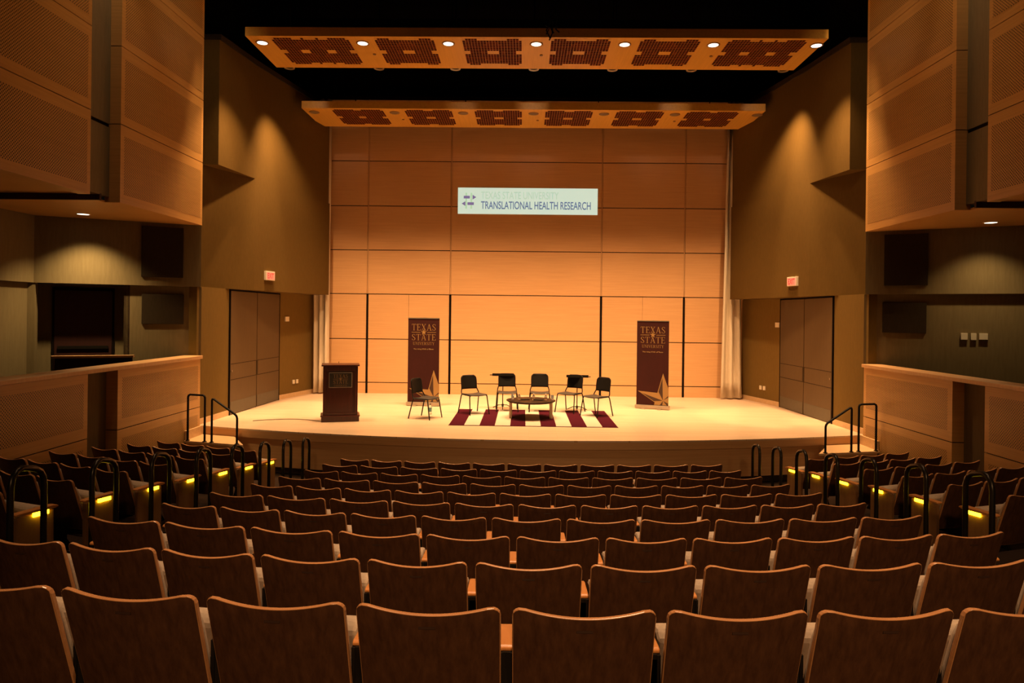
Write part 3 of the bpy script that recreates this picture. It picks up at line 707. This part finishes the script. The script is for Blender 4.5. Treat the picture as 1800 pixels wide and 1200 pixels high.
# table
t = empty('coffee_table', (.06, 15.62, SZ+.012)); tag(t, 'low round table with smoked glass top on the striped rug', 'table')
MB().lathe((0, 0, 0), [(.54, .385), (.56, .39), (.565, .398), (.56, .406), (.54, .41)], 48).build('table_top', m_glasst, t)
MB().lathe((0, 0, 0), [(.50, .365), (.52, .365), (.52, .385), (.50, .385)], 48).build('top_rim', m_mahog, t)
for s in (-1, 1):
    MB().box(s*.46-.032, s*.46+.032, -.14, .14, 0, .385).build('leg', m_legw, t, bevel=.01)
for i, (x, y, h, lab) in enumerate(((-.42, .02, .12, 'leftmost water glass on the low stage table'), (-.27, -.02, .15, 'tall clear bottle second from the left on the stage table'), (.06, -.05, .15, 'clear bottle at the middle of the low stage table'), (.34, .0, .14, 'clear bottle second from the right on the stage table'), (.49, .02, .11, 'rightmost water glass on the low stage table'))):
    g_ = empty('drinking_glass' if i in (0, 4) else 'water_bottle', (.06+x, 15.62+y, SZ+.012+.41)); tag(g_, lab, 'glass' if i in (0, 4) else 'bottle', 'drinks on the low stage table')
    if i in (0, 4): MB().lathe((0, 0, 0), [(.028, 0), (.036, h), (.033, h), (.026, .008)], 20).build('tumbler', m_glass, g_)
    else:
        MB().lathe((0, 0, 0), [(.03, 0), (.032, .01), (.032, h*.6), (.013, h*.8), (.013, h*.92)], 20).build('bottle_body', m_glass, g_)
        MB().cyl((0, 0), .015, h*.92, h, 14).build('cap', m_white, g_)
        MB().cyl((0, 0), .0335, h*.25, h*.5, 20).build('bottle_label', m_legw, g_)
for x, y, r_, lab in ((-.14, -.02, .3, 'dark folder lying left of centre on the stage table'), (.17, -.06, -.4, 'dark folder lying right of centre on the stage table')):
    o = MB().box(-.10, .10, -.06, .06, 0, .016).build('dark_folder', m_blackpl, bevel=.003); o.location = (.06+x, 15.62+y, SZ+.422); o.rotation_euler = (0, 0, r_); tag(o, lab, 'folder', 'folders on the stage table')
# bottle by the first chair
t = empty('water_bottle', (-2.30, 16.02, SZ)); tag(t, 'clear water bottle with teal label on the floor under the leftmost chair', 'bottle')
MB().lathe((0, 0, 0), [(.033, 0), (.036, .01), (.036, .17), (.014, .21), (.014, .225)], 20).build('bottle_body', m_glass, t)
MB().cyl((0, 0), .017, .225, .245, 14).build('cap', m_blackpl, t); MB().cyl((0, 0), .0375, .06, .15, 20).build('bottle_label', m_teal, t)

# ================================================================== SEATS
BW = .57
def seat_proto():
    t = empty('theatre_seat'); hw = (BW-.042)/2
    # laminated curved backrest
    nu, nv = 22, 10; v = []; f = []; mi = []
    def pt(u, w_, th):
        # u -1..1, w_ 0..1 bottom-top ; th 0 rear face, 1 front face
        sag = .036*(1-u*u); ztop = .862-.034*(1-u*u)
        au = abs(u)*hw; rc = .045
        if au > hw-rc: ztop -= rc-math.sqrt(max(0, rc*rc-(au-(hw-rc))**2))*1.0
        zb = .33+.03*(1-u*u)*0
        if au > hw-.03: zb += .03-math.sqrt(max(0, .0009-(au-(hw-.03))**2))
        z = zb+(ztop-zb)*w_
        yy = (.862-z)*.30-sag+th*.021
        return (u*hw*(1-.012*(1-w_)), yy, z)
    us = [-1+2*i/nu for i in range(nu+1)]
    us = sorted(set([round(u, 4) for u in us]+[-.985, -.955, .955, .985]))
    ws = [j/nv for j in range(nv+1)]; n1 = len(us)
    b = MB()
    rear = [pt(u, w_, 0) for w_ in ws for u in us]; front = [pt(u, w_, 1) for w_ in ws for u in us]
    fr_ = [(j*n1+i, j*n1+i+1, (j+1)*n1+i+1, (j+1)*n1+i) for j in range(nv) for i in range(n1-1)]
    o = len(rear); b.v = rear+front
    for q in fr_: b.f.append(q); b.m.append(0); b.sm.append(True)
    for q in fr_: b.f.append(tuple(o+i for i in q[::-1])); b.m.append(0); b.sm.append(True)
    ring = [i for i in range(n1)]+[j*n1+n1-1 for j in range(1, nv+1)]+[nv*n1+i for i in range(n1-2, -1, -1)]+[j*n1 for j in range(nv-1, 0, -1)]
    for a in range(len(ring)):
        p0, p1 = ring[a], ring[(a+1) % len(ring)]; b.f.append((p0, p1, o+p1, o+p0)); b.m.append(1); b.sm.append(False)
    ob = b.build('backrest', [m_seat, m_edge], t); bv = ob.modifiers.new('bevel', 'BEVEL'); bv.width = .006; bv.segments = 2; bv.limit_method = 'ANGLE'; bv.angle_limit = 1.0; bv.material = 1
    # number plate
    MB().box(-.03, .03, -.001, .002, .772, .781).xf(Matrix.Translation((0, -.012, 0))).build('number_plate', m_band, t)
    # back cushion: thick pad in front of the shell
    cu = MB(); nz = 8; nn = 14; v = []
    for th in (0, 1):
        for j in range(nz+1):
            for i in range(nn+1):
                u = 2*i/nn-1; w_ = j/nz; z = .36+(.770-.36)*w_
                yy = (.862-z)*.30-.036*(1-u*u)+.020
                if th: yy += .065*(1-abs(u)**6*.55)*(1-abs(2*w_-1)**6*.5)
                v.append((u*(hw-.012), yy, z))
    n2 = nn+1; o = n2*(nz+1)
    for base, rev in ((0, 0), (o, 1)):
        for j in range(nz):
            for i in range(nn):
                q = (base+j*n2+i, base+j*n2+i+1, base+(j+1)*n2+i+1, base+(j+1)*n2+i); cu.f.append(q[::-1] if rev else q); cu.m.append(0); cu.sm.append(True)
    ring = [i for i in range(n2)]+[j*n2+nn for j in range(1, nz+1)]+[nz*n2+i for i in range(nn-1, -1, -1)]+[j*n2 for j in range(nz-1, 0, -1)]
    for a in range(len(ring)):
        p0, p1 = ring[a], ring[(a+1) % len(ring)]; cu.f.append((p0, p1, o+p1, o+p0)); cu.m.append(0); cu.sm.append(True)
    cu.v = v; cu.build('back_cushion', m_uph, t)
    # tipped-up seat
    w2 = hw-.03
    MB().prismx([(.215, .36), (.27, .625), (.31, .648), (.385, .64), (.405, .60), (.30, .36)], -w2, w2).build('seat_cushion', m_uph, t, bevel=.02)
    MB().prismx([(.302, .345), (.408, .595), (.420, .59), (.315, .335)], -w2, w2).build('seat_pan', m_seat, t)
    MB().box(-hw, hw, .19, .23, .33, .36).build('cross_bar', m_metal, t)
    return t
def arm(parent, x, end=0, lit=False):
    """armrest on a metal standard; end=+-1 makes an aisle end with a wood panel on that side"""
    w_ = .031 if not end else .04
    y0, y1 = (.16, .37) if not end else (.10, .475)
    a = MB(); a.prismx([(y0, .618), (y0, .630), (y0+.012, .638), (y1-.05, .642), (y1-.01, .634), (y1, .620), (y1-.03, .612)], x-w_, x+w_)
    a.build('armrest', m_arm, parent, bevel=.005)
    if not end:
        st = MB(); st.box(x-.016, x+.016, .15, .34, .12, .60); st.box(x-.030, x-.016, .145, .175, .16, .618); st.box(x+.016, x+.030, .145, .175, .16, .618); st.box(x-.026, x+.026, .15, .34, .50, .618)
        st.prismx([(.10, 0), (.42, 0), (.34, .12), (.15, .12)], x-.02, x+.02)
        st.build('standard', m_metal, parent)
    else:
        MB().prismx([(.16, 0), (.44, 0), (.44, .60), (.12, .60), (.12, .20)], x-.022, x+.022).build('end_panel', m_endp, parent, bevel=.006)
        if lit:
            xo = x+end*.030
            MB().box(xo-.008, xo+.008, .25, .385, .578, .612).build('aisle_light', m_yel, parent)
proto = seat_proto(); BASE = list(proto.children)
# armrest meshes made once and shared
tmp = empty('tmp'); arm(tmp, 0); ARM = list(tmp.children)
tmpL = empty('tmp'); arm(tmpL, 0, -1); ENDL = list(tmpL.children)
tmpR = empty('tmp'); arm(tmpR, 0, 1); ENDR = list(tmpR.children)
tmpLl = empty('tmp'); arm(tmpLl, 0, -1, True); ENDLl = list(tmpLl.children)
tmpRl = empty('tmp'); arm(tmpRl, 0, 1, True); ENDRl = list(tmpRl.children)
def give(parts, seat, x):
    for p_ in parts:
        c = p_.copy(); C.objects.link(c); c.parent = seat; c.location = (x, 0, 0)
def project(P_):
    d = Vector(P_)-cam.location; z = d.dot(F_)
    if z < .3: return None
    return 900+1200*d.dot(Rc)/z, 553-1200*d.dot(Uc)/z
def inview(x, y, z, wd, pad=.36):
    r_ = []
    for dx in (-pad, pad):
        for zz in (z+.86, z+.4):
            q = project((x+dx, y, zz)); 
            if q: r_.append(q)
    if not r_: return False
    return max(a for a, b in r_) > 2 and min(a for a, b in r_) < 1798 and min(b for a, b in r_) < 1195
ORD = ['first', 'second', 'third', 'fourth', 'fifth', 'sixth', 'seventh', 'eighth', 'ninth', 'tenth', 'eleventh']
ODD = [-3.12, -2.54, -1.93, -1.335, -.76, -.18, .39, .95, 1.505, 2.055, 2.60, 3.12]
EVEN = [-3.09, -2.575, -2.035, -1.49, -.93, -.38, .20, .775, 1.36, 1.95, 2.55, 3.11]
used = False
def place(x, y, z, rz, wd, label, group):
    global used
    if not used: s_ = proto; used = True; s_.location = (x, y, z); s_.rotation_euler = (0, 0, rz); s_.scale = (wd/BW, 1, 1)
    else: s_ = dup(proto, (x, y, z), rz, wd/BW, BASE)
    tag(s_, label, 'seat', group); return s_
first = True
seats = []
for k in range(9, -1, -1):
    E = ODD if k % 2 == 0 else EVEN; kap = .062-.022*k/9
    rowname = ORD[9-k]+' row from the stage' if k > 0 else 'row nearest the camera'
    for i in range(11):
        x = (E[i]+E[i+1])/2; y = arcY(k, x); z = rowZ(k); wd = E[i+1]-E[i]
        if not inview(x, y, z, wd): continue
        seats.append((x, y, z, math.atan(kap*x), wd/math.cos(math.atan(kap*x)), 'dark wooden theatre seat, centre block, %s, %s from the left' % (rowname, ORD[i]), 'theatre seats in the centre block', 'L' if i == 0 else '', 'R' if i == 10 else ''))
for s in (-1, 1):
    for k in range(7):
        for i in range(4):
            xa = 4.45+2.05*i/4; xb = xa+2.05/4; x = (xa+xb)/2; y = sideY(k, x); z = sideZ(k)
            if not inview(s*x, y, z, .5): continue
            wd = (xb-xa)*math.hypot(1, .36)
            pos = ('on the aisle', 'second from the aisle', 'third from the aisle', 'against the side wall')[i]
            seats.append((s*x, y, z, s*math.atan(.36), wd, 'dark wooden theatre seat, %s block, %s row from the stage, %s' % ('left' if s < 0 else 'right', ORD[k], pos), 'theatre seats in the %s block' % ('left' if s < 0 else 'right'),
                          ('l' if (s > 0 and i == 0) else ''), ('r' if (s < 0 and i == 0) else '')))
for (x, y, z, rz, wd, lab, grp, le, ri) in seats:
    so_ = place(x, y, z, rz, wd, lab, grp) 
    h = BW/2
    give(ENDL if le == 'L' else ENDLl if le == 'l' else ARM, so_, -h)
    if ri: give(ENDR if ri == 'R' else ENDRl, so_, h)
    elif ri == '' and x > 6: give(ARM, so_, h)
for lst, e in ((ARM, tmp), (ENDL, tmpL), (ENDR, tmpR), (ENDLl, tmpLl), (ENDRl, tmpRl)):
    for o in lst: bpy.data.objects.remove(o)
    bpy.data.objects.remove(e)

# ---- aisle hoop handrails
for s, nme in ((-1, 'left'), (1, 'right')):
    for k in range(8):
        X = s*3.74; Y0 = 12.0-.925*k if s > 0 else 11.70-.925*k+.0
        Y0 = 11.35-.917*k
        if k >= 0: ya, yb = Y0-.17, Y0+.17
        zt = 1.115+.135*k
        q = project((X, ya, zt))
        if q is None or not (-5 < q[0] < 1805): continue
        def fz(y):
            kk = max([j for j in range(-3, 10) if arcY(j, X)-.16 <= y] or [-3]); return rowZ(kk)
        za, zb = fz(ya), fz(yb)
        A = Vector((0, -.17, za-zb)); B = Vector((0, .17, 0)); ht = zt-zb; r_ = .10
        base = zb
        ta = ht; tb = ht-.075
        pts = [(0, -.17, za-zb), (0, -.17, ta-.12), (0, -.155, ta-.055), (0, -.115, ta-.012), (0, -.06, ta), (0, 0, ta-.012), (0, .08, ta-.035), (0, .13, ta-.065), (0, .16, ta-.11), (0, .17, ta-.17), (0, .17, 0)]
        t = MB().tube(pts, .0225, 12).build('aisle_handrail', m_rail); t.location = (X, Y0, base)
        tag(t, 'dark metal hoop handrail in the %s aisle, %s from the stage' % (nme, ORD[k]), 'handrail', 'hoop handrails in the aisles')
